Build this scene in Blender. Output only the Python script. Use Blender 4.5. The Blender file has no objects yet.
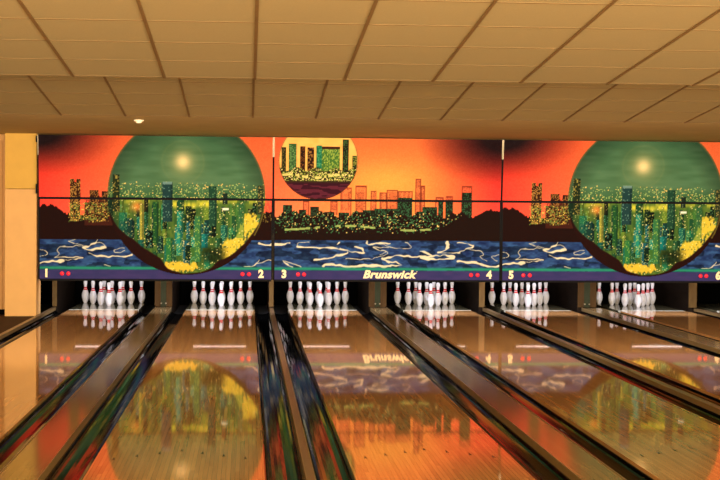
import bpy, bmesh, math, random
import numpy as np
from mathutils import Vector, Matrix
random.seed(7)
C = bpy.context.scene.collection
SC = bpy.context.scene

# ------------------------------------------------------------------ materials
def lin(c):
    return [((v/255)/12.92 if v/255 <= 0.04045 else (((v/255)+0.055)/1.055)**2.4) for v in c]

def mat(name, rgb, rough=0.5, metal=0.0, emis=None, es=0.0, noise=0.0, nscale=(8, 8, 8), ior=1.5, bump=0.0, bscale=(60, 60, 60)):
    m = bpy.data.materials.new(name); m.use_nodes = True
    nt = m.node_tree; b = nt.nodes['Principled BSDF']
    c = lin(rgb)
    b.inputs['Base Color'].default_value = (*c, 1)
    b.inputs['Roughness'].default_value = rough
    b.inputs['Metallic'].default_value = metal
    b.inputs['IOR'].default_value = ior
    if emis:
        b.inputs['Emission Color'].default_value = (*lin(emis), 1)
        b.inputs['Emission Strength'].default_value = es
    tc = nt.nodes.new('ShaderNodeTexCoord')
    if noise:
        mp = nt.nodes.new('ShaderNodeMapping'); mp.inputs['Scale'].default_value = nscale
        n = nt.nodes.new('ShaderNodeTexNoise'); n.inputs['Scale'].default_value = 1; n.inputs['Detail'].default_value = 4
        nt.links.new(tc.outputs['Object'], mp.inputs[0]); nt.links.new(mp.outputs[0], n.inputs[0])
        r = nt.nodes.new('ShaderNodeMapRange')
        r.inputs['From Min'].default_value = 0.25; r.inputs['From Max'].default_value = 0.75
        r.inputs['To Min'].default_value = 1-noise; r.inputs['To Max'].default_value = 1+noise
        nt.links.new(n.outputs[0], r.inputs[0])
        mx = nt.nodes.new('ShaderNodeMix'); mx.data_type = 'RGBA'; mx.blend_type = 'MULTIPLY'
        mx.inputs[0].default_value = 1; mx.inputs[6].default_value = (*c, 1)
        nt.links.new(r.outputs[0], mx.inputs[7]); nt.links.new(mx.outputs[2], b.inputs['Base Color'])
    if bump:
        mp = nt.nodes.new('ShaderNodeMapping'); mp.inputs['Scale'].default_value = bscale
        n = nt.nodes.new('ShaderNodeTexNoise'); n.inputs['Scale'].default_value = 1; n.inputs['Detail'].default_value = 3
        bp = nt.nodes.new('ShaderNodeBump'); bp.inputs['Strength'].default_value = bump; bp.inputs['Distance'].default_value = 0.002
        nt.links.new(tc.outputs['Object'], mp.inputs[0]); nt.links.new(mp.outputs[0], n.inputs[0])
        nt.links.new(n.outputs[0], bp.inputs['Height']); nt.links.new(bp.outputs[0], b.inputs['Normal'])
    return m

def wood_lane(name, dark, light, bw=0.027, rough=0.1, ior=1.5, seg=1.9):
    """glossy strip flooring: narrow boards running away from the bowler, each with its own tone"""
    m = bpy.data.materials.new(name); m.use_nodes = True
    nt = m.node_tree; N = nt.nodes; L = nt.links; b = N['Principled BSDF']
    b.inputs['Roughness'].default_value = rough; b.inputs['IOR'].default_value = ior
    tc = N.new('ShaderNodeTexCoord'); sp = N.new('ShaderNodeSeparateXYZ'); L.new(tc.outputs['Object'], sp.inputs[0])
    def M(op, a, bb=None):
        n = N.new('ShaderNodeMath'); n.operation = op
        for i, v in enumerate((a, bb)):
            if v is None: continue
            if isinstance(v, (int, float)): n.inputs[i].default_value = v
            else: L.new(v, n.inputs[i])
        return n.outputs[0]
    xb = M('DIVIDE', sp.outputs[0], bw); bi = M('FLOOR', xb); fr = M('FRACT', xb)
    wn0 = N.new('ShaderNodeTexWhiteNoise'); wn0.noise_dimensions = '1D'; L.new(bi, wn0.inputs['W'])
    yb = M('FLOOR', M('ADD', M('DIVIDE', sp.outputs[1], seg), M('MULTIPLY', wn0.outputs[0], 5.0)))
    cb = N.new('ShaderNodeCombineXYZ'); L.new(bi, cb.inputs[0]); L.new(yb, cb.inputs[1])
    wn = N.new('ShaderNodeTexWhiteNoise'); wn.noise_dimensions = '2D'; L.new(cb.outputs[0], wn.inputs['Vector'])
    mp = N.new('ShaderNodeMapping'); mp.inputs['Scale'].default_value = (160, 3, 1)
    no = N.new('ShaderNodeTexNoise'); no.inputs['Detail'].default_value = 4; no.inputs['Scale'].default_value = 1
    L.new(tc.outputs['Object'], mp.inputs[0]); L.new(mp.outputs[0], no.inputs[0])
    t = M('ADD', M('MULTIPLY', wn.outputs[0], 0.42), M('MULTIPLY', no.outputs[0], 0.58))
    mix = N.new('ShaderNodeMix'); mix.data_type = 'RGBA'
    mix.inputs[6].default_value = (*lin(dark), 1); mix.inputs[7].default_value = (*lin(light), 1); L.new(t, mix.inputs[0])
    edge = M('LESS_THAN', fr, 0.06)
    mk = N.new('ShaderNodeMix'); mk.data_type = 'RGBA'; mk.inputs[7].default_value = (*lin([v*0.55 for v in dark]), 1)
    L.new(mix.outputs[2], mk.inputs[6]); L.new(M('MULTIPLY', edge, 0.6), mk.inputs[0])
    L.new(mk.outputs[2], b.inputs['Base Color'])
    # crowned boards and worn finish ripple the reflections a little
    mp2 = N.new('ShaderNodeMapping'); mp2.inputs['Scale'].default_value = (45, 1.3, 1)
    n2 = N.new('ShaderNodeTexNoise'); n2.inputs['Detail'].default_value = 2; n2.inputs['Scale'].default_value = 1
    L.new(tc.outputs['Object'], mp2.inputs[0]); L.new(mp2.outputs[0], n2.inputs[0])
    bp = N.new('ShaderNodeBump'); bp.inputs['Strength'].default_value = 0.06; bp.inputs['Distance'].default_value = 0.001
    L.new(M('ADD', n2.outputs[0], M('MULTIPLY', wn.outputs[0], 0.15)), bp.inputs['Height']); L.new(bp.outputs[0], b.inputs['Normal'])
    return m

M_ = {}
M_['lane'] = wood_lane('lane maple', (150, 102, 58), (212, 156, 94), rough=0.035, ior=1.39)
M_['deck'] = wood_lane('pin deck maple', (92, 86, 62), (120, 112, 82), rough=0.03, ior=1.5)
M_['approach'] = wood_lane('approach maple', (150, 98, 48), (190, 135, 72), rough=0.25, seg=1.2)
M_['capping'] = wood_lane('capping wood', (118, 94, 58), (148, 120, 78), bw=0.05, rough=0.11, ior=1.28)
M_['edge'] = mat('capping edge trim', (124, 100, 62), 0.3, noise=0.15)
M_['strip'] = mat('narrow capping', (104, 78, 56), 0.3, noise=0.2, nscale=(20, 2, 2))
M_['gutter'] = mat('gutter plastic', (7, 7, 7), 0.07, ior=1.16, bump=0.7, bscale=(12, 1.2, 12))
M_['gutter'].node_tree.nodes['Principled BSDF'].inputs['Specular IOR Level'].default_value = 0.32
M_['black'] = mat('matte black', (4, 4, 4), 0.95, ior=1.1, noise=0.2)
M_['frame'] = mat('black frame metal', (9, 7, 7), 0.7, noise=0.2, ior=1.25)
M_['metal'] = mat('pale metal trim', (140, 128, 104), 0.4, metal=0.7, noise=0.1)
M_['pin'] = mat('pin plastic', (236, 234, 236), 0.22, noise=0.03)
M_['red'] = mat('pin stripe red', (222, 18, 36), 0.3, noise=0.05)
M_['arrow'] = mat('dark inlay', (28, 18, 12), 0.25, noise=0.2)
M_['crossline'] = mat('pale joint', (222, 222, 200), 0.3, noise=0.1)  # pale tone for the strip between lane and pin deck
M_['tile'] = mat('ceiling tile', (188, 182, 142), 0.9, noise=0.05, nscale=(90, 90, 90), bump=0.3, bscale=(150, 150, 150))
M_['gridlong_shaded'] = mat('ceiling main runner', (134, 112, 74), 0.6, noise=0.1)  # darker than the cross tees: side shading put into the colour
M_['gridcross'] = mat('ceiling cross tee', (150, 128, 88), 0.6, noise=0.1)
M_['soffit'] = mat('painted soffit', (186, 172, 104), 0.85, noise=0.06, nscale=(3, 3, 3))
M_['walltan'] = mat('tan wall paint', (214, 164, 94), 0.75, noise=0.04, nscale=(5, 5, 5))
M_['wallyellow'] = mat('yellow wall paint', (206, 160, 62), 0.75, noise=0.05, nscale=(5, 5, 5))
M_['walldark'] = mat('wall side paint', (200, 150, 84), 0.8, noise=0.04, nscale=(2, 2, 2))
M_['floordark'] = mat('dark wooden floor', (50, 28, 12), 0.7, ior=1.2, noise=0.25, nscale=(12, 1.5, 2))
M_['sub'] = mat('dark sub floor', (22, 18, 14), 0.9, noise=0.2)
M_['kick'] = mat('kickback board', (30, 21, 13), 0.85, ior=1.15, noise=0.3, nscale=(3, 3, 14))
M_['kickface'] = mat('kickback front wood', (62, 43, 20), 0.85, ior=1.15, noise=0.25, nscale=(18, 18, 3))
M_['kickgreen'] = mat('kickback centre stripe', (44, 46, 28), 0.85, ior=1.15, noise=0.2, nscale=(18, 18, 3))  # greener tone for the middle of the wide fronts
M_['kicknarrow'] = mat('narrow kickback edge', (92, 70, 38), 0.8, ior=1.15, noise=0.25, nscale=(18, 18, 5))
M_['cream'] = mat('cream lettering', (250, 232, 182), 0.5, noise=0.03, nscale=(20, 20, 20))
M_['shadow'] = mat('lettering backing', (24, 20, 22), 0.6, noise=0.1)
M_['dot'] = mat('red indicator', (232, 30, 52), 0.3, emis=(255, 40, 60), es=0.25, noise=0.1)
M_['white'] = mat('white plastic', (232, 214, 170), 0.4, noise=0.03)
M_['tube'] = mat('lit tube', (255, 250, 240), 0.4, emis=(255, 240, 215), es=0.38, noise=0.02)
M_['foul'] = mat('foul line black', (15, 12, 10), 0.3, noise=0.1)

# ------------------------------------------------------------------ helpers
def tag(o, label=None, cat=None, group=None, kind=None):
    if label: o['label'] = label
    if cat: o['category'] = cat
    if group: o['group'] = group
    if kind: o['kind'] = kind
    return o
def link(name, me, parent=None, loc=(0, 0, 0)):
    o = bpy.data.objects.new(name, me); C.objects.link(o)
    o.location = loc
    if parent: o.parent = parent
    return o
def empty(name, loc=(0, 0, 0)):
    return link(name, None, None, loc)
def bm_obj(name, bm, m, parent=None, loc=(0, 0, 0), smooth=False):
    me = bpy.data.meshes.new(name); bmesh.ops.recalc_face_normals(bm, faces=bm.faces[:]); bm.to_mesh(me); bm.free()
    for mm in (m if isinstance(m, (list, tuple)) else [m]): me.materials.append(mm)
    if smooth:
        for p in me.polygons: p.use_smooth = True
    return link(name, me, parent, loc)
def add_box(bm, x0, x1, y0, y1, z0, z1, bev=0.0):
    r = bmesh.ops.create_cube(bm, size=1)
    vs = r['verts']
    for v in vs:
        v.co = Vector(((x0+x1)/2+v.co.x*(x1-x0), (y0+y1)/2+v.co.y*(y1-y0), (z0+z1)/2+v.co.z*(z1-z0)))
    if bev:
        es = list({e for v in vs for e in v.link_edges})
        bmesh.ops.bevel(bm, geom=es, offset=bev, segments=2, affect='EDGES', profile=0.5)
def box(name, x0, x1, y0, y1, z0, z1, m, parent=None, bev=0.0, loc=(0, 0, 0)):
    bm = bmesh.new(); add_box(bm, x0, x1, y0, y1, z0, z1, bev)
    return bm_obj(name, bm, m, parent, loc)
def extrude_profile(name, pts, y0, y1, m, parent=None, loc=(0, 0, 0), smooth=False):
    """closed (x,z) outline swept along y"""
    bm = bmesh.new()
    a = [bm.verts.new((x, y0, z)) for x, z in pts]; b = [bm.verts.new((x, y1, z)) for x, z in pts]
    n = len(pts)
    for i in range(n): bm.faces.new((a[i], a[(i+1) % n], b[(i+1) % n], b[i]))
    bm.faces.new(a); bm.faces.new(b[::-1])
    return bm_obj(name, bm, m, parent, loc, smooth)
def lathe(bm, prof, n=24):
    rings = []
    for r, z in prof:
        if r < 1e-5: rings.append([bm.verts.new((0, 0, z))])
        else: rings.append([bm.verts.new((r*math.cos(2*math.pi*k/n), r*math.sin(2*math.pi*k/n), z)) for k in range(n)])
    for a, b in zip(rings, rings[1:]):
        for k in range(n):
            k2 = (k+1) % n
            if len(a) == 1: bm.faces.new((a[0], b[k2], b[k]))
            elif len(b) == 1: bm.faces.new((a[k], a[k2], b[0]))
            else: bm.faces.new((a[k], a[k2], b[k2], b[k]))

# ------------------------------------------------------------------ measured layout (metres; camera at the origin, lanes run along +y)
LANES = [-2.198, -0.420, 1.162, 2.953, 4.544, 6.371, 7.962]
HW = 0.527; GW = 0.235
Y_FOUL = 4.81; Y_HEAD = 23.1; Y_DECK = 22.22; Y_END = 24.03
Y_MASK = 20.96; Z_MB = 0.532; Z_MS = 1.70; Z_MT = 2.60
FLOOR = -0.12

def struct(o): o['kind'] = 'structure'; return o
# ---- the setting
struct(box('floor', -6, 11, -5, Y_FOUL, FLOOR, 0.0, M_['approach']))
bm = bmesh.new(); add_box(bm, -6, 11, Y_FOUL, 25.4, -0.2, FLOOR); struct(bm_obj('floor_base', bm, M_['sub']))
struct(box('floor_side', -6, -3.015, Y_FOUL, 21.3, FLOOR, -0.002, M_['floordark']))
struct(box('wall_left', -6.1, -6, -5, 25.4, -0.2, 3.7, M_['walldark']))
struct(box('wall_right', 11, 11.1, -5, 25.4, -0.2, 3.7, M_['walldark']))
struct(box('wall_back', -6, 11, 25.3, 25.4, FLOOR, 2.62, M_['black']))
struct(box('wall_front', -6, -3.485, 21.3, 21.4, FLOOR, 2.62, M_['walltan']))
struct(box('baseboard_front', -6, -3.49, 21.27, 21.3, 0, 0.075, M_['black']))
struct(box('trim_1', -3.475, -3.03, 20.98, 21.4, -0.002, 1.822, M_['walltan']))
struct(box('trim_2', -3.475, -3.03, 20.975, 21.4, 1.83, 2.62, M_['wallyellow']))
struct(box('trim_3', 7.23, 11, 21.05, 21.15, 0.532, 2.62, M_['frame']))
struct(box('trim_4', -3.60, -3.56, 21.28, 21.3, 0.075, 2.53, M_['walldark']))

def ceiling(name, y0, y1, z0, z1, m, top, grid=True, n0=0.0):
    """panel sloping from (y0,z0) to (y1,z1), bulkhead up to top at its far edge"""
    bm = bmesh.new()
    pts = [(y0, z0), (y1, z1), (y1, top), (y1-0.06, top), (y1-0.06, z1+0.05), (y0, z0+0.05)]
    a = [bm.verts.new((-6, y, z)) for y, z in pts]; b = [bm.verts.new((11, y, z)) for y, z in pts]
    for i in range(6): bm.faces.new((a[i], a[(i+1) % 6], b[(i+1) % 6], b[i]))
    bm.faces.new(a[::-1]); bm.faces.new(b)
    o = struct(bm_obj(name, bm, m))
    if grid:
        s = (z1-z0)/(y1-y0)
        def bar(bm, xa, xb, ya, yb, h):
            zz = lambda y: z0+s*(y-y0)
            v = [bm.verts.new((x, y, zz(y)-d)) for d in (0.0, h) for x, y in ((xa, ya), (xb, ya), (xb, yb), (xa, yb))]
            for f in ((0, 1, 2, 3), (4, 5, 6, 7), (0, 1, 5, 4), (1, 2, 6, 5), (2, 3, 7, 6), (3, 0, 4, 7)): bm.faces.new([v[i] for i in f])
        bm = bmesh.new(); x = 0.04-0.61*9
        while x < 11: bar(bm, x-0.0095, x+0.0095, y0, y1-0.001, 0.006); x += 0.61
        g = bm_obj('ceiling_runners', bm, M_['gridlong_shaded'], o); g['kind'] = 'structure'
        bm = bmesh.new(); y = y1-0.03
        while y > y0+0.1: bar(bm, -6, 11, y-0.009, y+0.009, 0.0015); y -= 0.61
        g = bm_obj('ceiling_cross_tees', bm, M_['gridcross'], o); g['kind'] = 'structure'
    return o
ceiling('ceiling', -5, 9.86, 2.458+0.078*14.86, 2.458, M_['tile'], 2.95)
ceiling('ceiling_step', 9.90, 14.0, 2.455+0.092*4.1, 2.455, M_['tile'], 2.72)
struct(box('ceiling_soffit', -6, 11, 14.02, 25.4, 2.62, 2.68, M_['soffit']))

# smoke detector on the plain soffit
t = empty('smoke_detector', (-1.31, 17.4, 2.62)); tag(t, 'small round white smoke detector on the plain ceiling strip above the left mural', 'smoke detector')
bm = bmesh.new(); lathe(bm, [(0, 0), (0.060, 0), (0.062, -0.010), (0.056, -0.018), (0.0, -0.018)]); bm_obj('base', bm, M_['white'], t, smooth=True)
bm = bmesh.new(); lathe(bm, [(0, -0.018), (0.040, -0.019), (0.036, -0.032), (0.024, -0.040), (0, -0.041)]); bm_obj('sensor_cap', bm, M_['white'], t, smooth=True)

# ------------------------------------------------------------------ lanes
RK = ['leftmost rack', 'second rack from the left', 'third rack from the left', 'third rack from the right', 'second rack from the right', 'rightmost rack']
NB = ['leftmost and second', 'second and third', 'third and fourth', 'fourth and fifth', 'fifth and rightmost']
ORD = ['the leftmost lane', 'the second lane', 'the third lane', 'the fourth lane', 'the fifth lane', 'the sixth lane', 'the pinless lane at the right frame edge']
def make_lane(i, cx):
    n = i+1
    t = empty('bowling_lane', (cx, Y_FOUL, 0))
    L = Y_DECK-Y_FOUL
    if n < 7: lab = 'glossy wooden bowling lane in front of the %s of pins' % RK[i]
    else: lab = 'sliver of pinless wooden bowling lane at the right edge of the frame'
    tag(t, lab, 'bowling lane', 'bowling lanes')
    box('lane_surface', -HW, HW, 0.002, L, FLOOR, 0, M_['lane'], t)
    box('cross_line', -HW, HW, L, L+0.13, FLOOR, 0, M_['crossline'], t)['label'] = 'pale line across the lane before the pins'
    box('pin_deck', -HW, HW, L+0.13, Y_END-Y_FOUL, FLOOR, 0, M_['deck'], t)['label'] = 'darker greyish pin deck'
    if n in (2, 3, 4):
        for k in range(-3, 4):
            bm = bmesh.new()
            y = 4.58-abs(k)*0.10; x = k*0.137
            # inlaid dart: point away from the bowler, notched tail
            P = [(0, 0.055), (0.010, -0.055), (0, -0.030), (-0.010, -0.055)]
            lo = [bm.verts.new((x+a, y+b, 0.0002)) for a, b in P]; hi = [bm.verts.new((x+a, y+b, 0.0012)) for a, b in P]
            bm.faces.new(lo); bm.faces.new(hi[::-1])
            for q in range(4): bm.faces.new((lo[q], lo[(q+1) % 4], hi[(q+1) % 4], hi[q]))
            bm_obj('aiming_arrow', bm, M_['arrow'], t)
    return t
for i, cx in enumerate(LANES): make_lane(i, cx)

def gutter_profile():
    w = GW/2; rim = 0.010; ztop = -0.024; d = 0.062
    top = [(-w+0.001, ztop), (-w+rim, ztop)]
    n = 14
    for k in range(1, n):
        a = math.pi*k/n
        top.append((-(w-rim)*math.cos(a), ztop-d*math.sin(a)**0.6))
    top += [(w-rim, ztop), (w-0.001, ztop)]
    return top + [(w-0.001, FLOOR), (-w+0.001, FLOOR)]
GP = gutter_profile()
for i, cx in enumerate(LANES):
    for s in (-1, 1):
        if i == 6 and s == 1: continue
        x = cx+s*(HW+GW/2)
        g = extrude_profile('gutter', GP, Y_FOUL+0.002, 22.58, M_['gutter'], smooth=False, loc=(x, 0, 0))
        side = 'left' if s < 0 else 'right'
        what = ('lane %d' % (i+1)) if i < 6 else 'the pinless lane at the right edge'
        tag(g, 'black glossy gutter along the %s edge of %s from the left' % (side, ORD[i]) if 0 < i < 6 else 'black glossy gutter along the %s edge of %s' % (side, ORD[i]), 'gutter', 'gutters')
# cappings between the gutters
def capping(x0, x1, label, wide):
    if wide:
        t = empty('ball_return_capping', ((x0+x1)/2, Y_FOUL, 0)); w = (x1-x0)/2
        box('board', -w+0.008, w-0.008, 0.002, 22.58-Y_FOUL, FLOOR, 0.022, M_['capping'], t)
        for s in (-1, 1):
            a, b = sorted((s*w, s*(w-0.008)))
            box('edge_trim', a+0.001, b-0.0005, 0.002, 22.58-Y_FOUL, FLOOR, 0.026, M_['edge'], t)['label'] = 'light tan edge strip'
        tag(t, label, 'lane capping', 'wide cappings')
    else:
        t = empty('divider_strip', ((x0+x1)/2, Y_FOUL, 0)); w = (x1-x0)/2
        box('board', -w+0.008, w-0.008, 0.002, 22.58-Y_FOUL, FLOOR, 0.016, M_['strip'], t)
        for s in (-1, 1):
            a, b = sorted((s*w, s*(w-0.008)))
            box('edge_trim', a+0.001, b-0.0005, 0.002, 22.58-Y_FOUL, FLOOR, 0.018, M_['edge'], t)['label'] = 'light tan edge strip'
        tag(t, label, 'lane divider', 'narrow dividers')
for i in range(6):
    x0 = LANES[i]+HW+GW; x1 = LANES[i+1]-HW-GW
    if i % 2 == 0: capping(x0, x1, 'wide flat glossy wooden capping between the %s lanes' % NB[i], True)
    elif i < 5: capping(x0, x1, 'narrow wooden divider strip between the %s lanes' % NB[i], False)
    else: capping(x0, x1, 'narrow wooden divider strip just right of the rightmost rack lane', False)
capping(-3.014, LANES[0]-HW-GW, 'narrow wooden strip along the far left gutter, beside the dark floor', False)

# ------------------------------------------------------------------ kickback partitions behind the masking boards
KB = [(-3.018, -2.949, 'thin kickback partition left of the leftmost pin rack'),
      (-1.442, -1.173, 'wide brown kickback partition between the leftmost and second pin racks'),
      (0.335, 0.405, 'thin tan-fronted kickback partition between the second and third pin racks'),
      (1.905, 2.185, 'wide brown kickback partition between the third and fourth pin racks'),
      (3.660, 3.751, 'tan-fronted kickback partition between the fourth and fifth pin racks'),
      (5.250, 5.550, 'wide brown kickback partition between the fifth and rightmost pin racks'),
      (7.060, 7.188, 'tan-fronted kickback partition right of the rightmost pin rack')]
for x0, x1, lab in KB:
    t = empty('kickback_partition', ((x0+x1)/2, 22.6, FLOOR)); w = (x1-x0)/2; z0 = 0
    tag(t, lab, 'partition', 'kickback partitions')
    box('side_board', -w, w, 0.03, 2.5, z0, 1.35, M_['kick'], t)
    if w > 0.1:
        box('front_board', -w, -w/3, 0, 0.03, z0+0.15, 1.35, M_['kickface'], t)
        box('front_board', w/3, w, 0, 0.03, z0+0.15, 1.35, M_['kickface'], t)
        box('centre_stripe', -w/3+0.001, w/3-0.001, 0.006, 0.03, z0+0.15, 1.35, M_['kickgreen'], t)['label'] = 'grey-green centre stripe'
        for s in (-1, 1):
            bm = bmesh.new(); lathe(bm, [(0, 0.0), (0.013, 0.0), (0.013, 0.006), (0.008, 0.012), (0, 0.013)], 12)
            b = bm_obj('pale_mark', bm, M_['metal'], t, loc=(s*0.036, 0.006, 0.2)); b.rotation_euler = (math.pi/2, 0, 0); b['label'] = 'small pale round mark'  # two small pale discs low on the front
    else:
        box('front_board', -w, w, 0, 0.03, z0+0.15, 1.35, M_['kicknarrow'], t)
# pit curtains and the lamp over each pin deck
for i, cx in enumerate(LANES[:6]):
    n = i+1
    c = empty('pit_curtain', (cx, 24.9, 0)); tag(c, 'black pit curtain hanging behind the %s of pins' % RK[i], 'curtain', 'pit curtains')
    bm = bmesh.new(); cols = []
    for k in range(41):
        x = -0.735+1.47*k/40; yy = 0.012*math.sin(k*1.1)
        cols.append([bm.verts.new((x, yy+d, z)) for d, z in ((0, -0.10), (0, 1.25), (0.012, 1.25), (0.012, -0.10))])
    for a, b in zip(cols, cols[1:]):
        for q in range(4): bm.faces.new((a[q], b[q], b[(q+1) % 4], a[(q+1) % 4]))
    bm.faces.new(cols[0]); bm.faces.new(cols[-1][::-1])
    bm_obj('cloth', bm, M_['black'], c)
    box('rail', -0.735, 0.735, -0.03, 0.04, 1.251, 1.29, M_['frame'], c)

# ------------------------------------------------------------------ pins
prof = [(0, 0), (0.0245, 0), (0.0258, 0.003), (0.0310, 0.010), (0.0359, 0.019), (0.0430, 0.036), (0.0497, 0.057), (0.0545, 0.072), (0.0573, 0.0857),
        (0.0597, 0.100), (0.0605, 0.1143), (0.0600, 0.130), (0.0580, 0.149), (0.0532, 0.167), (0.0470, 0.184), (0.0392, 0.202), (0.0314, 0.219), (0.0275, 0.229),
        (0.0249, 0.238), (0.0231, 0.247), (0.0228, 0.254), (0.0230, 0.265), (0.0237, 0.276), (0.0250, 0.287), (0.0266, 0.298), (0.0287, 0.309), (0.0306, 0.3207),
        (0.0320, 0.332), (0.0323, 0.343), (0.0314, 0.354), (0.0285, 0.365), (0.0225, 0.374), (0.0130, 0.3795), (0, 0.381)]
def rad(z):
    for (r0, z0), (r1, z1) in zip(prof[1:], prof[2:]):
        if z0 <= z <= z1: return r0+(r1-r0)*(z-z0)/(z1-z0)
def make_pin():
    t = empty('bowling_pin', (0, 0, 0))
    bm = bmesh.new(); lathe(bm, prof, 28); bm_obj('body', bm, M_['pin'], t, smooth=True)
    for za, zb in ((0.213, 0.233), (0.241, 0.262)):
        bm = bmesh.new(); pr = [(rad(za)-0.002, za)]
        for k in range(5):
            z = za+(zb-za)*k/4; pr.append((rad(z)+0.0007, z))
        pr.append((rad(zb)-0.002, zb)); pr.append(pr[0])
        lathe(bm, pr, 28)
        bmesh.ops.remove_doubles(bm, verts=bm.verts[:], dist=1e-6)
        o = bm_obj('neck_stripe', bm, M_['red'], t, smooth=True); o['label'] = 'red neck stripe'
    return t
pin0 = make_pin()
kids = [c for c in C.objects if c.parent == pin0]
RACK = ['leftmost rack', 'second rack from the left', 'third rack from the left', 'third rack from the right', 'second rack from the right', 'rightmost rack']
SP = 0.3048; RW = 0.264
SPOTS = [(0, 0, 'head pin'),
         (-.5, 1, 'left pin of the second row'), (.5, 1, 'right pin of the second row'),
         (-1, 2, 'left pin of the three-pin row'), (0, 2, 'middle pin of the three-pin row'), (1, 2, 'right pin of the three-pin row'),
         (-1.5, 3, 'back row left corner pin'), (-.5, 3, 'back row inner left pin'), (.5, 3, 'back row inner right pin'), (1.5, 3, 'back row right corner pin')]
first = True
for i, cx in enumerate(LANES[:6]):
    for sx, row, where in SPOTS:
        if first: p = pin0; first = False
        else:
            p = pin0.copy(); C.objects.link(p)
            for k in kids:
                q = k.copy(); C.objects.link(q); q.parent = p
        p.location = (cx+sx*SP, Y_HEAD+row*RW, 0.0)
        p.rotation_euler = (0, 0, random.uniform(0, 6.28))
        p['label'] = 'white red-necked %s, %s' % (where, RACK[i])
        p['category'] = 'bowling pin'; p['group'] = 'pins racked on lane %d' % (i+1)

# ------------------------------------------------------------------ printed masking boards
def vnoise(x, y, seed=0):
    xi = np.floor(x).astype(np.int64); yi = np.floor(y).astype(np.int64); fx = x-xi; fy = y-yi
    def h(a, b):
        n = (a*374761393+b*668265263+seed*1442695041) & 0x7fffffff
        n = ((n ^ (n >> 13))*1274126177) & 0x7fffffff
        return ((n ^ (n >> 16)) & 0xffff)/65535.0
    fx = fx*fx*(3-2*fx); fy = fy*fy*(3-2*fy)
    return (h(xi, yi)*(1-fx)+h(xi+1, yi)*fx)*(1-fy)+(h(xi, yi+1)*(1-fx)+h(xi+1, yi+1)*fx)*fy
def cell(x, y, seed=0):
    xi = np.floor(x).astype(np.int64); yi = np.floor(y).astype(np.int64)
    n = (xi*374761393+yi*668265263+seed*1442695041) & 0x7fffffff
    n = ((n ^ (n >> 13))*1274126177) & 0x7fffffff
    return ((n ^ (n >> 16)) & 0xffff)/65535.0
def blend(img, mask, col):
    m = np.clip(mask, 0, 1)[..., None]
    return img*(1-m)+np.asarray(col, float)*m
def stroke_dist(P, Q, pts):
    d = np.full(P.shape, 1e9)
    for (x0, y0), (x1, y1) in zip(pts, pts[1:]):
        dx, dy = x1-x0, y1-y0; L2 = dx*dx+dy*dy+1e-9
        t = np.clip(((P-x0)*dx+(Q-y0)*dy)/L2, 0, 1)
        d = np.minimum(d, np.hypot(P-x0-t*dx, (Q-y0-t*dy)*1.15))
    return d
def smooth_line(pts, n=6):
    out = []
    for i in range(len(pts)-1):
        p0 = pts[max(i-1, 0)]; p1 = pts[i]; p2 = pts[i+1]; p3 = pts[min(i+2, len(pts)-1)]
        for k in range(n):
            t = k/n
            out.append(tuple(0.5*((2*p1[a])+(-p0[a]+p2[a])*t+(2*p0[a]-5*p1[a]+4*p2[a]-p3[a])*t*t+(-p0[a]+3*p1[a]-3*p2[a]+p3[a])*t**3) for a in (0, 1)))
    return out+[pts[-1]]
def Z(pts, s, ox, oy): return [(x/s+ox, y/s+oy) for x, y in pts]
SWA = [(3, Z([(215, 238), (300, 220), (380, 218)], 5.65, 30, 200)), (8, Z([(375, 215), (370, 240), (330, 262), (300, 275), (340, 285), (400, 275), (430, 270)], 5.65, 30, 200)),
       (3, Z([(430, 270), (410, 250), (370, 240)], 5.65, 30, 200)), (3, Z([(215, 238), (240, 250), (330, 262), (240, 265), (170, 272), (155, 290), (170, 308), (140, 325)], 5.65, 30, 200)),
       (4, Z([(135, 328), (220, 325), (300, 328), (250, 338), (160, 350)], 5.65, 30, 200)), (9, Z([(180, 348), (120, 352), (55, 358)], 5.65, 30, 200)),
       (9, Z([(330, 305), (370, 318), (440, 322), (520, 322), (565, 315)], 5.65, 30, 200)), (3, Z([(530, 290), (480, 300), (470, 285), (500, 272), (530, 275)], 5.65, 30, 200)),
       (3, Z([(50, 285), (90, 292), (95, 310), (50, 328)], 5.65, 30, 200)), (4, Z([(420, 370), (450, 375)], 5.65, 30, 200)),
       (9, Z([(640, 172), (665, 180), (690, 176)], 4, 100, 200)), (3.5, Z([(575, 268), (615, 262), (640, 240)], 4, 100, 200)), (3, Z([(615, 262), (630, 255), (690, 238)], 4, 100, 200))]
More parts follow.
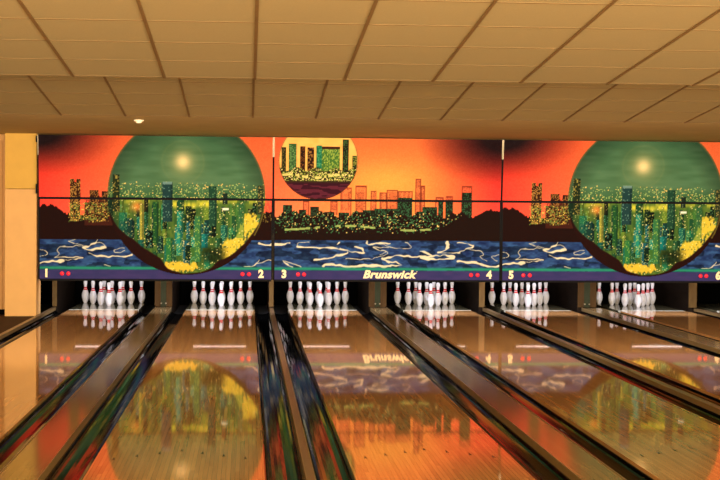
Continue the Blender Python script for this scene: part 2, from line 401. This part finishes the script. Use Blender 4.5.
SWB = [(11, Z([(0, 248), (60, 250), (105, 242)], 5.65, 270, 200)), (3, Z([(155, 262), (165, 240), (220, 235)], 5.65, 270, 200)),
       (6, Z([(155, 262), (300, 265), (390, 272), (450, 285), (520, 295), (525, 275), (480, 262)], 5.65, 270, 200)), (8, Z([(400, 270), (440, 290), (380, 315), (250, 335)], 5.65, 270, 200)),
       (3, Z([(430, 328), (560, 328), (640, 310), (660, 290), (580, 262), (670, 265)], 5.65, 270, 200)), (6, Z([(545, 225), (560, 245), (620, 240), (678, 240)], 5.65, 270, 200)),
       (10, Z([(300, 372), (330, 362), (450, 372), (560, 368), (678, 372)], 5.65, 270, 200)), (4, Z([(90, 340), (180, 380)], 5.65, 270, 200)), (5, Z([(80, 338), (125, 378)], 5.65, 270, 200)),
       (5, Z([(390, 240), (380, 250)], 5.65, 270, 200)), (8, Z([(640, 325), (678, 345)], 5.65, 270, 200)),
       (3, Z([(0, 235), (60, 258), (160, 262), (175, 250), (140, 225)], 5.54, 380, 200)), (3, Z([(0, 300), (30, 285), (10, 270)], 5.54, 380, 200)),
       (8, Z([(15, 322), (100, 305), (220, 310), (280, 300), (225, 275)], 5.54, 380, 200)), (8, Z([(220, 315), (330, 325), (410, 315), (370, 300), (280, 305)], 5.54, 380, 200)),
       (7, Z([(20, 325), (120, 355), (0, 360)], 5.54, 380, 200)), (10, Z([(325, 285), (375, 262), (370, 225)], 5.54, 380, 200)),
       (5, Z([(325, 285), (420, 290), (480, 265), (515, 245), (430, 228)], 5.54, 380, 200)), (3, Z([(480, 265), (560, 275), (575, 300), (560, 310), (590, 330)], 5.54, 380, 200)),
       (10, Z([(435, 335), (520, 340), (600, 360), (660, 360)], 5.54, 380, 200)), (3, Z([(660, 292), (620, 310), (650, 328)], 5.54, 380, 200))]

def water(img, P, Q, top, sw):
    n = vnoise(P/6, Q/2.6, 3)*0.6+vnoise(P/2.5, Q/1.4, 4)*0.4
    w = np.array((20, 32, 74))*(1-n[..., None])+np.array((58, 98, 152))*n[..., None]
    dk = (vnoise(P/9, Q/3, 9) > 0.62)[..., None]
    w = np.where(dk, w*0.62, w)
    m = (Q > top)
    img = np.where(m[..., None], w, img)
    PW = P+2.4*(vnoise(P/5, Q/2.5, 33)-0.5); QW = Q+1.8*(vnoise(P/4, Q/3, 34)-0.5)
    for wd, pts in sw:
        d = stroke_dist(PW, QW, smooth_line(pts))
        h = wd/5.6*0.5*(0.8+0.9*vnoise(P/4, Q/3, 5)) if wd < 4.5 else wd/5.6*0.5*(0.25+2.3*vnoise(P/6, Q/2.2, 5))
        img = blend(img, (h+0.35-d)/0.7*m*(Q < 269), (222, 214, 182))
    g = np.exp(-((Q-268.6)/1.6)**2)
    img = blend(img, g*m, (38, 140, 108))
    img = blend(img, (Q-269.9)/0.8, (50, 50, 98))
    img = blend(img, ((Q > 270.5)*0.35*vnoise(P/8, Q/3, 8)), (84, 62, 118))
    img = blend(img, (Q-279.2)/0.6, (16, 14, 16))
    return img
def tower(img, P, Q, x0, x1, top, bot, col, spk, dens, seed, outline=None):
    m = (P > x0) & (P < x1) & (Q > top) & (Q < bot)
    img = blend(img, m*1.0, col)
    c = cell(P/0.85, Q/1.1, seed)
    img = blend(img, (m & (c < dens))*0.62, spk)
    if outline is not None:
        e = m & ((P < x0+1.1) | (P > x1-1.1) | (Q < top+1.2))
        img = blend(img, e*0.7, outline)
    return img

def mural_a(P, Q):
    """lane pair with the big glass globe (units 1 and 3)"""
    H, W = P.shape
    t = np.clip((P-38)/90, 0, 1)[..., None]; v = np.clip((Q-135)/75, 0, 1)[..., None]
    left = np.array((214, 52, 34))*(1-v)+np.array((252, 66, 56))*v
    right = np.array((206, 92, 50))*(1-v)+np.array((250, 122, 74))*v
    img = left*(1-t)+right*t
    d = np.hypot((P-38)/62, (Q-133)/34)
    img = blend(img, np.clip(1.35-d, 0, 1)**1.2, (26, 16, 18))
    d2 = np.clip((P-200)/73, 0, 1)
    img = blend(img, d2*np.clip((Q-170)/35, 0, 1)*0.9, (248, 74, 58))
    img += (vnoise(P*1.2, Q*1.2, 2)[..., None]-0.5)*12
    # land
    land = 213+3*np.sin(P/9.0)+2*np.sin(P/3.1)
    bl = cell(P/1.6, P*0, 25)*2.2+cell(P/4.5, P*0, 27)*1.6-1.0
    land = np.where(P < 69, np.interp(P, [36, 40, 43, 46, 52, 56, 59, 62, 69], [207.5, 206, 205, 205, 205, 206.5, 210, 212.5, 213.5])+bl, land)
    land = np.where(P > 240, 210.5+cell(P/1.5, P*0, 29)*2.5, land)
    img = blend(img, (Q-land+0.5)*(Q < 241), (30, 13, 10))
    rag = 187+7*cell(P/3.0, 0*P, 21)+6*cell(P/8.0, 0*P, 22)
    m = (P > 84) & (P < 112) & (Q > rag) & (Q < 226)
    img = blend(img, m*(Q > rag+4)*0.9+m*(cell(P/1.2, Q/1.2, 31) < 0.5)*0.5, (62, 28, 20))
    img = tower(img, P, Q, 69.5, 80, 179.5, 222, (50, 26, 16), (228, 176, 84), 0.34, 11)
    img = blend(img, ((P > 74) & (P < 76) & (Q > 179) & (Q < 183))*1.0, (236, 70, 50))
    img = tower(img, P, Q, 89, 98, 190.5, 222, (50, 26, 18), (206, 150, 70), 0.3, 12)
    img = tower(img, P, Q, 101, 108, 192, 222, (50, 26, 18), (190, 140, 70), 0.28, 13)
    c = cell(P/0.85, Q/0.85, 14)
    sp = (P > 68) & (P < 112) & (Q > 203) & (Q < 224-6*vnoise(P/6, Q*0, 17))
    img = blend(img, (sp & (c < 0.26))*0.85, (112, 140, 62)); img = blend(img, (sp & (c > 0.93))*0.9, (232, 200, 90))
    sp = (P > 262) & (Q > 200) & (Q < 222); img = blend(img, (sp & (c < 0.16))*0.85, (150, 130, 62))
    img = water(img, P, Q, 240, SWA)
    # the glass globe
    cx, cy, R = 185.8, 195.8, 79.3
    X = P-cx; Y = Q-cy; rr = np.hypot(X, Y); inside = rr < R
    g = np.zeros((H, W, 3)); vv = np.clip((Q-135)/52, 0, 1)[..., None]
    g[:] = np.array((56, 94, 64))*(1-vv)+np.array((80, 118, 82))*vv
    g += (vnoise(P/14, Q/3, 41)[..., None]-0.5)*14
    edge = np.clip((rr-R+22)/22, 0, 1)[..., None]
    g = g*(1-edge*0.30)
    sd = np.hypot(P-182, Q-162)
    g = blend(g, np.exp(-(sd/17)**2)*0.38, (190, 180, 110)); g = blend(g, np.exp(-(sd/7.2)**2)*1.0, (240, 214, 150))
    g = blend(g, np.exp(-((sd-21)/1.2)**2)*0.05, (200, 170, 90))
    # horizon lights
    cc = cell(P/0.85, Q/0.85, 42); hz = 181.5+2.5*vnoise(P/5, P*0, 43)
    b = (Q > hz) & (Q < 200)
    g = blend(g, b*np.clip((Q-hz)/12, 0, 1)*0.6, (40, 82, 46)); g = blend(g, (b & (cc < 0.05+0.11*np.clip((Q-182)/14, 0, 1)))*0.75, (176, 200, 112)); g = blend(g, (b & (cc > 0.97)), (226, 200, 110))
    # city: a street plan glow, then rows of tower blocks from far to near
    cb = Q >= 198
    s2 = vnoise(P/9, Q/9, 45); s3 = vnoise(P/2.0, Q/4.0, 46)
    city = np.zeros((H, W, 3)); city[:] = (44, 82, 40)
    city = blend(city, s3*0.6, (120, 140, 50))
    yel = np.exp(-((Q-205)/3.2)**2)*((P > 172) & (P < 212))+np.exp(-((Q-201.5)/2.4)**2)*0.6*(vnoise(P/8, Q*0, 49) > 0.35)
    city = blend(city, yel*(0.45+0.55*s3), (214, 208, 62))
    rs = np.random.RandomState(5)
    for row in range(5):
        yt = 203+row*11
        for k in range(17):
            x0 = 106+k*9.6+rs.uniform(-3, 3); wd = rs.uniform(3.5, 8.5); tp = yt+rs.uniform(-6, 6); ht = rs.uniform(13, 26)
            c0 = [(16, 38, 26), (30, 74, 44), (24, 96, 84), (58, 104, 44), (20, 54, 50), (96, 128, 46), (34, 120, 84), (14, 26, 18)][rs.randint(8)]
            if abs(x0-180) < 22 and row in (1, 2, 3) and rs.rand() < 0.7: c0 = [(20, 112, 108), (24, 86, 96), (34, 132, 112)][rs.randint(3)]
            m = (P > x0) & (P < x0+wd) & (Q > tp) & (Q < tp+ht)
            city = blend(city, m*1.0, c0)
            city = blend(city, (m & (P > x0+wd*0.62))*0.45, tuple(v*0.4 for v in c0))
            cw = cell(P/0.85, Q/1.0, 100+k+20*row)
            city = blend(city, (m & (cw < 0.08+0.12*rs.rand()))*0.5, [(206, 214, 96), (150, 210, 140), (232, 222, 130), (110, 200, 170)][rs.randint(4)])
    org = np.exp(-(((P-136)/6)**2+((Q-207)/5)**2)); city = blend(city, org*0.85, (240, 150, 60))
    th0 = np.arctan2(Y, X)
    s3 = vnoise(P/1.6, Q/2.6, 91)*0.7+vnoise(P/0.9, Q/1.1, 92)*0.3
    arc = np.exp(-((rr-66-6*s2)/8.0)**2)*np.clip((th0-0.18)/0.15, 0, 1)*np.clip((1.15-th0)/0.2, 0, 1)
    city = blend(city, np.clip((arc*(0.25+1.15*s3)-0.30)*3.5, 0, 0.95), (222, 196, 62))
    arc = np.exp(-((rr-70-4*s2)/6.0)**2)*np.clip((th0-1.35)/0.12, 0, 1)*np.clip((1.92-th0)/0.1, 0, 1)
    city = blend(city, np.clip((arc*(0.25+1.15*s3)-0.28)*3.5, 0, 0.95), (228, 190, 58))
    stripe = (cell(P/2.1, P*0, 47) < 0.5)*(Y > 8)*(Y < 42)*(X > 44)*(X < 60)
    city = blend(city, stripe*0.55, (70, 128, 60))
    city = blend(city, np.exp(-(((P-213)/12)**4+((Q-255)/8)**4))*0.9*(0.6+0.6*s3), (22, 30, 14))
    cd = cell(P/0.9, Q/0.9, 48); city = blend(city, (cd < 0.03)*0.8, (240, 232, 150))
    city = blend(city, np.clip((rr-60)/18, 0, 1)*(X < -38)*0.55, (26, 52, 34))
    g = np.where(cb[..., None], city, g)
    for (x0, x1, tp, bt, co, spk, de, sd_) in ((112, 119, 175, 212, (34, 46, 26), (212, 190, 90), 0.22, 51), (161.5, 171.5, 182.5, 222, (30, 60, 60), (120, 170, 150), 0.10, 52),
            (208, 216, 186, 226, (30, 66, 48), (110, 160, 110), 0.10, 53), (222, 227, 193, 204, (28, 44, 34), (160, 180, 130), 0.15, 54), (257, 263, 185, 214, (38, 52, 34), (200, 180, 90), 0.2, 55),
            (139, 143, 205, 240, (150, 150, 60), (236, 210, 90), 0.2, 57), (152, 158, 202, 244, (30, 76, 40), (120, 170, 70), 0.12, 58),
            (194, 201, 216, 262, (52, 112, 66), (170, 200, 80), 0.15, 59), (165, 172, 238, 262, (40, 110, 60), (160, 190, 80), 0.15, 61)):
        g = tower(g, P, Q, x0, x1, tp, bt, co, spk, de, sd_)
        g = blend(g, ((P > x1-2) & (P < x1) & (Q > tp) & (Q < bt))*0.4, (14, 30, 24))
    g = blend(g, ((P > 162) & (P < 171) & (Q > 182) & (Q < 184.5))*0.7, (130, 166, 160)); g = blend(g, ((P > 222) & (P < 228) & (Q > 208) & (Q < 210)), (226, 236, 210))
    # dark underside of the globe
    th = np.degrees(np.arctan2(Y, X))
    lim = R-np.interp(th, [-180, -1, 5, 35, 62, 80, 92, 104, 113, 125, 140, 156, 170, 180], [-9, -9, 1.5, 4.5, 7, 1.5, 1.5, 5, 12, 13, 10.5, 4, 0.5, -2])+2*(s2-0.5)*(th > 10)*(th < 150)
    g = blend(g, (rr-lim)/1.2, (34, 14, 11))
    g = blend(g, (rr-(R-2.2))/1.6*(th < 0)*0.5, (150, 100, 50)); g = blend(g, (rr-(R-2.2))/1.6*(th >= 0)*(th < 30)*0.5, (150, 150, 60))
    img = np.where(inside[..., None], g, img)
    return img

def mural_b(P, Q):
    """lane pair with the small globe, long skyline and the maker's name (unit 2)"""
    H, W = P.shape
    v = np.clip((Q-138)/74, 0, 1)[..., None]; t = np.clip((P-420)/75, 0, 1)[..., None]; l = np.clip((360-P)/80, 0, 1)[..., None]
    mid = np.array((226, 108, 56))*(1-v)+np.array((252, 146, 72))*v
    lf = np.array((224, 88, 50))*(1-v)+np.array((252, 122, 78))*v
    rt = np.array((196, 44, 34))*(1-v)+np.array((252, 68, 58))*v
    img = mid*(1-l)+lf*l; img = img*(1-t)+rt*t
    img = blend(img, np.exp(-(((P-385)/46)**2+((Q-180)/20)**2))*0.7, (252, 176, 76))
    d = np.hypot((P-503)/70, (Q-136)/38); img = blend(img, np.clip(1.3-d, 0, 1)**1.1, (28, 14, 16))
    img += (vnoise(P*1.2, Q*1.2, 2)[..., None]-0.5)*12
    c = cell(P/0.85, Q/0.85, 71)
    for x0, x1, tp in ((355, 366, 184), (370, 376, 189), (379, 386, 190.5), (386, 397, 188), (397, 412, 189), (414.5, 420, 176.5), (420, 424.5, 183.5), (435, 443, 195), (445, 452.5, 194), (340, 351, 186), (461, 472, 183.5), (303, 309, 200), (330, 337, 199)):
        m = (P > x0) & (P < x1) & (Q > tp) & (Q < 214)
        img = blend(img, m*0.5, (218, 100, 66)); img = blend(img, (m & (cell(P*0, Q/1.9, 73) < 0.5) & (cell(P/2.3, Q*0, 74) < 0.6))*0.35, (140, 62, 40)); e = m & ((P < x0+1) | (P > x1-1) | (Q < tp+1.3)); img = blend(img, e*0.75, (120, 48, 30)); img = blend(img, (m & (c < 0.22))*0.45, (110, 50, 30))
    # dark near skyline with lit windows
    for k, (x0, x1, tp, gr) in enumerate(((283, 292, 204, 1), (299, 306, 209, 1), (310, 319, 205.5, 0), (324, 334, 211, 1), (338, 349, 211.5, 1), (352, 362, 211, 1), (362, 374, 209, 1), (374, 398, 207, 1),
            (397, 412, 196, 1), (416, 424, 210, 1), (422, 437, 205, 1), (438, 443, 198, 1), (445, 452.5, 199, 1), (461.5, 471.5, 190, 1), (452, 462, 213, 1))):
        img = tower(img, P, Q, x0, x1, tp, 224, (28, 30, 20), (58, 124, 80) if gr else (60, 90, 60), 0.30, 80+k)
    land = 213+2.4*np.sin(P/5.3)+1.6*np.sin(P/1.9)
    land = np.where(P > 472, np.interp(P, [470, 475, 478, 482, 486, 491, 496, 502], [215, 213.5, 211.5, 210, 207, 206.2, 208.5, 208])+cell(P/2.0, P*0, 26)*2.2, land)
    img = blend(img, (Q-land+0.5), (28, 15, 11))
    sp = (P < 462-(Q-214)*1.7) & (Q > 207) & (Q < 233)
    dens = np.clip((Q-205)/6, 0, 1)*np.clip((235-Q)/12, 0, 1)*(0.25+0.9*vnoise(P/9, Q/4, 95))
    img = blend(img, (sp & (c < dens*0.20) & (Q > land))*0.8, (70, 140, 88)); img = blend(img, (sp & (Q > land) & (c > 1-dens*0.05))*0.95, (236, 206, 120))
    r = (np.abs(Q-227-2*np.sin(P/20)) < 1.0) & (cell(P/5, Q*0, 96) < 0.5) & (P < 440); img = blend(img, r*0.8, (170, 200, 110))
    img = water(img, P, Q, 239.6, SWB)
    cx, cy, R = 317.8, 159.2, 39.4
    X = P-cx; Y = Q-cy; rr = np.hypot(X, Y)
    g = np.zeros((H, W, 3)); g[:] = (244, 184, 92)
    g += (vnoise(P/5, Q/5, 61)[..., None]-0.5)*18
    for k, (x0, x1, tp, co, spk) in enumerate(((281, 286, 146, (34, 34, 20), (120, 110, 50)), (288.5, 296, 142.5, (52, 86, 46), (120, 170, 96)), (299.5, 304.5, 145, (40, 22, 16), (150, 90, 40)), (307, 313.5, 146, (44, 22, 16), (206, 150, 70)),
            (315.5, 321, 144, (30, 104, 72), (90, 180, 120)), (321, 339, 146, (66, 110, 46), (190, 206, 84)), (341.5, 347.5, 138, (28, 26, 20), (80, 130, 60)), (351, 356, 154, (40, 56, 26), (170, 170, 70)))):
        g = tower(g, P, Q, x0, x1, tp, 178, co, spk, 0.35, 62+k)
    g = blend(g, ((P > 321) & (P < 339) & (Q > 145) & (Q < 147.5)), (60, 30, 20))
    b = Q > 168+2*np.sin(P/3)
    cg = cell(P/0.85, Q/0.85, 63)
    g = blend(g, b*0.9, (34, 26, 18)); g = blend(g, (b & (cg < 0.28) & (Q < 180)), (130, 150, 60)); g = blend(g, (b & (cg > 0.88) & (Q < 180)), (240, 224, 140))
    yb = (np.abs(Q-175-1.5*np.sin(P/8)) < 1.2) & (cell(P/2.2, Q*0, 64) < 0.6); g = blend(g, yb*0.9, (224, 214, 120))
    g = blend(g, (Q-180.5)/2, (54, 20, 32)); n = vnoise(P/9, Q/1.4, 65); g = blend(g, (Q > 183)*(n > 0.55)*0.6, (112, 44, 60))
    g = blend(g, (rr-(R-1.5))/1.5*0.8, (92, 46, 26))
    img = np.where((rr < R)[..., None], g, img)
    return img

def print_material(name, rough):
    m = bpy.data.materials.new(name); m.use_nodes = True; nt = m.node_tree; b = nt.nodes['Principled BSDF']
    a = nt.nodes.new('ShaderNodeAttribute'); a.attribute_name = 'print'
    n = nt.nodes.new('ShaderNodeTexNoise'); n.inputs['Scale'].default_value = 30; r = nt.nodes.new('ShaderNodeMapRange')
    r.inputs['To Min'].default_value = 0.94; r.inputs['To Max'].default_value = 1.06; nt.links.new(n.outputs[0], r.inputs[0])
    mx = nt.nodes.new('ShaderNodeMix'); mx.data_type = 'RGBA'; mx.blend_type = 'MULTIPLY'; mx.inputs[0].default_value = 1
    nt.links.new(a.outputs['Color'], mx.inputs[6]); nt.links.new(r.outputs[0], mx.inputs[7]); nt.links.new(mx.outputs[2], b.inputs['Base Color'])
    b.inputs['Roughness'].default_value = rough; b.inputs['IOR'].default_value = 1.2; b.inputs['Specular IOR Level'].default_value = 0.1
    return m
M_['print'] = print_material('printed mural', 0.55)

def printed_sheet(name, w, z0, z1, lean, fn, px0, px1, parent):
    """front sheet of a board, standing at y=0 (bottom) and leaning forward by lean at its top; print colours stored per vertex"""
    nx = int(w/0.0075)+1; nz = int((z1-z0)/0.0075)+1
    xs = np.linspace(0, w, nx); zs = np.linspace(z0, z1, nz)
    Xg, Zg = np.meshgrid(xs, zs)
    P = px0+(px1-px0)*Xg/w; Q = 280.0-(Zg-Z_MB)*69.4
    col = np.clip(fn(P, Q), 0, 255)/255.0
    colL = np.where(col <= 0.04045, col/12.92, ((col+0.055)/1.055)**2.4)
    Yg = -lean*(Zg-z0)/(z1-z0)
    verts = np.stack([Xg, Yg, Zg-z0], -1).reshape(-1, 3)
    idx = np.arange(nx*nz).reshape(nz, nx)
    faces = np.stack([idx[:-1, :-1], idx[:-1, 1:], idx[1:, 1:], idx[1:, :-1]], -1).reshape(-1, 4)
    me = bpy.data.meshes.new(name); me.from_pydata(verts.tolist(), [], faces.tolist())
    at = me.color_attributes.new('print', 'FLOAT_COLOR', 'POINT')
    rgba = np.concatenate([colL.reshape(-1, 3), np.ones((nx*nz, 1))], 1).astype(np.float32)
    at.data.foreach_set('color', rgba.ravel()); me.materials.append(M_['print']); me.update()
    return link(name, me, parent)

def text_mesh(name, body, size, m, parent, loc, shear=0.0, bold=0.0, depth=0.004, xs=1.0):
    cu = bpy.data.curves.new(name, 'FONT'); cu.body = body; cu.size = size; cu.shear = shear; cu.offset = bold; cu.extrude = depth/2
    cu.space_character = 1.06; cu.align_x = 'CENTER'; cu.align_y = 'CENTER'; cu.resolution_u = 4
    tmp = bpy.data.objects.new('tmp', cu); C.objects.link(tmp)
    dg = bpy.context.evaluated_depsgraph_get(); dg.update()
    me = bpy.data.meshes.new_from_object(tmp.evaluated_get(dg)); bpy.data.objects.remove(tmp, do_unlink=True); bpy.data.curves.remove(cu)
    me.name = name; me.materials.clear(); me.materials.append(m)
    for v in me.vertices: v.co.x *= xs
    o = link(name, me, parent, loc); o.rotation_euler = (math.pi/2, 0, 0)
    return o

UNITS = [(-3.004, 0.363, mural_a, 38, 273, 'the big green globe above lanes 1 and 2'), (0.363, 3.7135, mural_b, 273.5, 501.5, 'the small yellow globe above lanes 3 and 4'),
         (3.7135, 7.19, mural_a, 39.5, 275, 'the big green globe above lanes 5 and 6')]
TXT = [[('1', -2.885), ('2', 0.192)], [('3', 0.526), ('4', 3.539)], [('5', 3.866), ('6', 6.985)]]
DOTS = [[-2.663, -2.573, -0.076, 0.018], [0.730, 0.817, 3.272, 3.368], [4.050, 4.146, 6.720, 6.806]]
for u, (x0, x1, fn, p0, p1, lab) in enumerate(UNITS):
    g = 0.024; w = x1-x0-2*g
    sub = (p1-p0)*g/(x1-x0)
    # lower board
    t = empty('masking_board', (x0+g, Y_MASK, Z_MB))
    low = {0: 'lower left printed masking board, big globe bottom over harbour water, numbers 1 and 2', 1: 'lower middle printed masking board, skyline over blue water, slanted lettering, numbers 3 and 4',
           2: 'lower right printed masking board, big globe bottom over harbour water, numbers 5 and 6'}[u]
    tag(t, low, 'masking board', 'lower masking boards')
    s = printed_sheet('printed_face', w, Z_MB, Z_MS-0.018, 0.0, fn, p0+sub, p1-sub, t)
    box('backing', 0, w, 0.004, 0.03, 0, Z_MS-0.018-Z_MB, M_['frame'], t)
    box('top_rail', -0.0, w, -0.003, 0.03, Z_MS-0.0175-Z_MB, Z_MS+0.012-Z_MB, M_['frame'], t)['label'] = 'black top rail'
    for xx in (-0.022, w+0.001): box('side_rail', xx, xx+0.021, -0.003, 0.03, 0, Z_MS+0.012-Z_MB, M_['frame'], t)
    box('bottom_rail', 0, w, 0.0, 0.04, -0.022, -0.0005, M_['frame'], t)
    for ch, X in TXT[u]:
        o = text_mesh('lane_number', ch, 0.155, M_['cream'], t, (X-x0-g, -0.006, 0.083), 0.0, 0.0085, xs=0.95); o['label'] = 'cream number %s' % ch
    if u == 1:
        o = text_mesh('lettering', 'Brunswick', 0.158, M_['cream'], t, (2.054-x0-g, -0.006, 0.083), 0.30, 0.0068); o['label'] = 'slanted cream lettering'
        k = 0.795/o.dimensions.x if o.dimensions.x > 0 else 1.0
        for v in o.data.vertices: v.co.x *= k
        o2 = text_mesh('trademark_dot', '\u00b7', 0.10, M_['cream'], t, (2.470-x0-g, -0.006, 0.125), 0, 0)
    for k, X in enumerate(DOTS[u]):
        bm = bmesh.new(); lathe(bm, [(0, 0), (0.030, 0), (0.030, 0.004), (0.024, 0.012), (0.0, 0.016)], 20)
        o = bm_obj('indicator_light', bm, M_['dot'], t, loc=(X-x0-g, -0.001, 0.083), smooth=True); o.rotation_euler = (math.pi/2, 0, 0); o['label'] = 'round red indicator'
    for n in (2*u, 2*u+1):      # tube lamp on arms behind the board, over each pin deck
        bm = bmesh.new(); add_box(bm, -0.43, 0.43, 0.97, 1.03, 0.062, 0.078)
        for sx in (-0.415, 0.415):
            add_box(bm, sx-0.012, sx+0.012, 1.0, 1.03, -0.012, 0.062); add_box(bm, sx-0.010, sx+0.010, 0.03, 1.03, 0.078, 0.094)
        lm = bm_obj('pin_lamp', bm, M_['frame'], t, loc=(LANES[n]-x0-g, 0, 0.003))
        bm = bmesh.new(); lathe(bm, [(0, -0.40), (0.008, -0.40), (0.008, 0.40), (0, 0.40)], 12)
        o = bm_obj('tube', bm, M_['tube'], lm, loc=(0, 1.04, 0)); o.rotation_euler = (0, math.pi/2, 0); o['label'] = 'lit fluorescent tube'
    # upper board
    gu = 0.012; w2 = x1-x0-2*gu; zb = Z_MS+0.016
    t = empty('masking_board', (x0+gu, Y_MASK, zb))
    up = {0: 'upper left printed masking board, red sky and top of the left green globe', 1: 'upper middle printed masking board with orange sky and the small yellow globe',
          2: 'upper right printed masking board, red sky and top of the right green globe'}[u]
    tag(t, up, 'masking board', 'upper masking boards')
    sub = (p1-p0)*gu/(x1-x0)
    lean = 0.10
    printed_sheet('printed_face', w2, zb, Z_MT, lean, fn, p0+sub, p1-sub, t)
    bm = bmesh.new(); h = Z_MT-zb
    v = [bm.verts.new(c) for c in ((0, 0.004, 0), (w2, 0.004, 0), (w2, 0.03, 0), (0, 0.03, 0), (0, 0.004-lean, h), (w2, 0.004-lean, h), (w2, 0.03-lean, h), (0, 0.03-lean, h))]
    for f in ((0, 1, 2, 3), (4, 5, 6, 7), (0, 1, 5, 4), (1, 2, 6, 5), (2, 3, 7, 6), (3, 0, 4, 7)): bm.faces.new([v[i] for i in f])
    bm_obj('backing', bm, M_['frame'], t)
    for xx in (-0.010, w2-0.001):
        for part, za, zc, mm in (('edge_bar', 0, h*0.68, 'frame'), ('edge_trim', h*0.68+0.001, h, 'metal')):
            bm = bmesh.new(); ya = -lean*za/h; yc = -lean*zc/h
            v = [bm.verts.new(c) for c in ((xx, ya-0.006, za), (xx+0.011, ya-0.006, za), (xx+0.011, ya+0.02, za), (xx, ya+0.02, za), (xx, yc-0.006, zc), (xx+0.011, yc-0.006, zc), (xx+0.011, yc+0.02, zc), (xx, yc+0.02, zc))]
            for f in ((0, 1, 2, 3), (4, 5, 6, 7), (0, 1, 5, 4), (1, 2, 6, 5), (2, 3, 7, 6), (3, 0, 4, 7)): bm.faces.new([v[i] for i in f])
            o = bm_obj(part, bm, M_[mm], t)
            if mm == 'metal': o['label'] = 'thin pale metal edge'

# hinge brackets at the left end of the boards
for z, lab in ((2.50, 'small black bracket at the top left corner of the murals'), (1.76, 'small black bracket on the left edge beside the split between the murals')):
    t = box('wall_bracket', -3.034, -3.018, Y_MASK-0.04, Y_MASK+0.02, z, z+0.085 if z > 2 else z+0.14, M_['frame']); tag(t, lab, 'bracket', 'left edge brackets')

# ------------------------------------------------------------------ lights
def area(name, loc, rot, sx, sy, power, col):
    l = bpy.data.lights.new(name, 'AREA'); l.shape = 'RECTANGLE'; l.size = sx; l.size_y = sy; l.energy = power; l.color = lin(col)
    o = bpy.data.objects.new(name, l); C.objects.link(o); o.location = loc; o.rotation_euler = rot; return o
R = math.radians
# valance lamps hidden behind the ceiling step, washing the masking boards
area('valance_light', (2.3, 14.15, 2.53), (R(84), 0, 0), 16, 0.10, 640, (255, 242, 232))
# lamps behind the masking boards, aimed at the pins
for cx in LANES[:6]: area('pin_light', (cx, 21.35, 0.78), (R(62), 0, 0), 0.9, 0.15, 36, (232, 233, 255))
# unseen fill added behind the bowlers to brighten the ceiling
area('hall_fill', (2.5, -3.5, 1.25), (R(96), 0, 0), 14, 1.2, 3150, (255, 229, 182))

area('approach_fill', (2.5, 4.6, 2.82), (R(18), 0, 0), 13, 0.5, 420, (255, 230, 186))  # fill added above the approach, out of view, brightens the near lanes
w = bpy.data.worlds.new('World'); SC.world = w; w.use_nodes = True
w.node_tree.nodes['Background'].inputs[0].default_value = (*lin((255, 224, 176)), 1); w.node_tree.nodes['Background'].inputs[1].default_value = 0.5

# ------------------------------------------------------------------ camera
cam = bpy.data.cameras.new('camera'); co = bpy.data.objects.new('camera', cam); C.objects.link(co); SC.camera = co
cam.sensor_width = 36; cam.lens = 1440*36/720; cam.clip_start = 0.1; cam.clip_end = 200
yaw = R(4.45); pitch = R(1.25); roll = 0.0075
f = Vector((math.sin(yaw)*math.cos(pitch), math.cos(yaw)*math.cos(pitch), -math.sin(pitch)))
q = f.to_track_quat('-Z', 'Y').to_matrix() @ Matrix.Rotation(roll, 3, 'Z')
co.matrix_world = Matrix.Translation((0, 0, 1.58)) @ q.to_4x4()

SC.view_settings.view_transform = 'Standard'; SC.view_settings.look = 'None'; SC.view_settings.gamma = 1; SC.view_settings.use_curve_mapping = False
SC.view_settings.exposure = 0.0
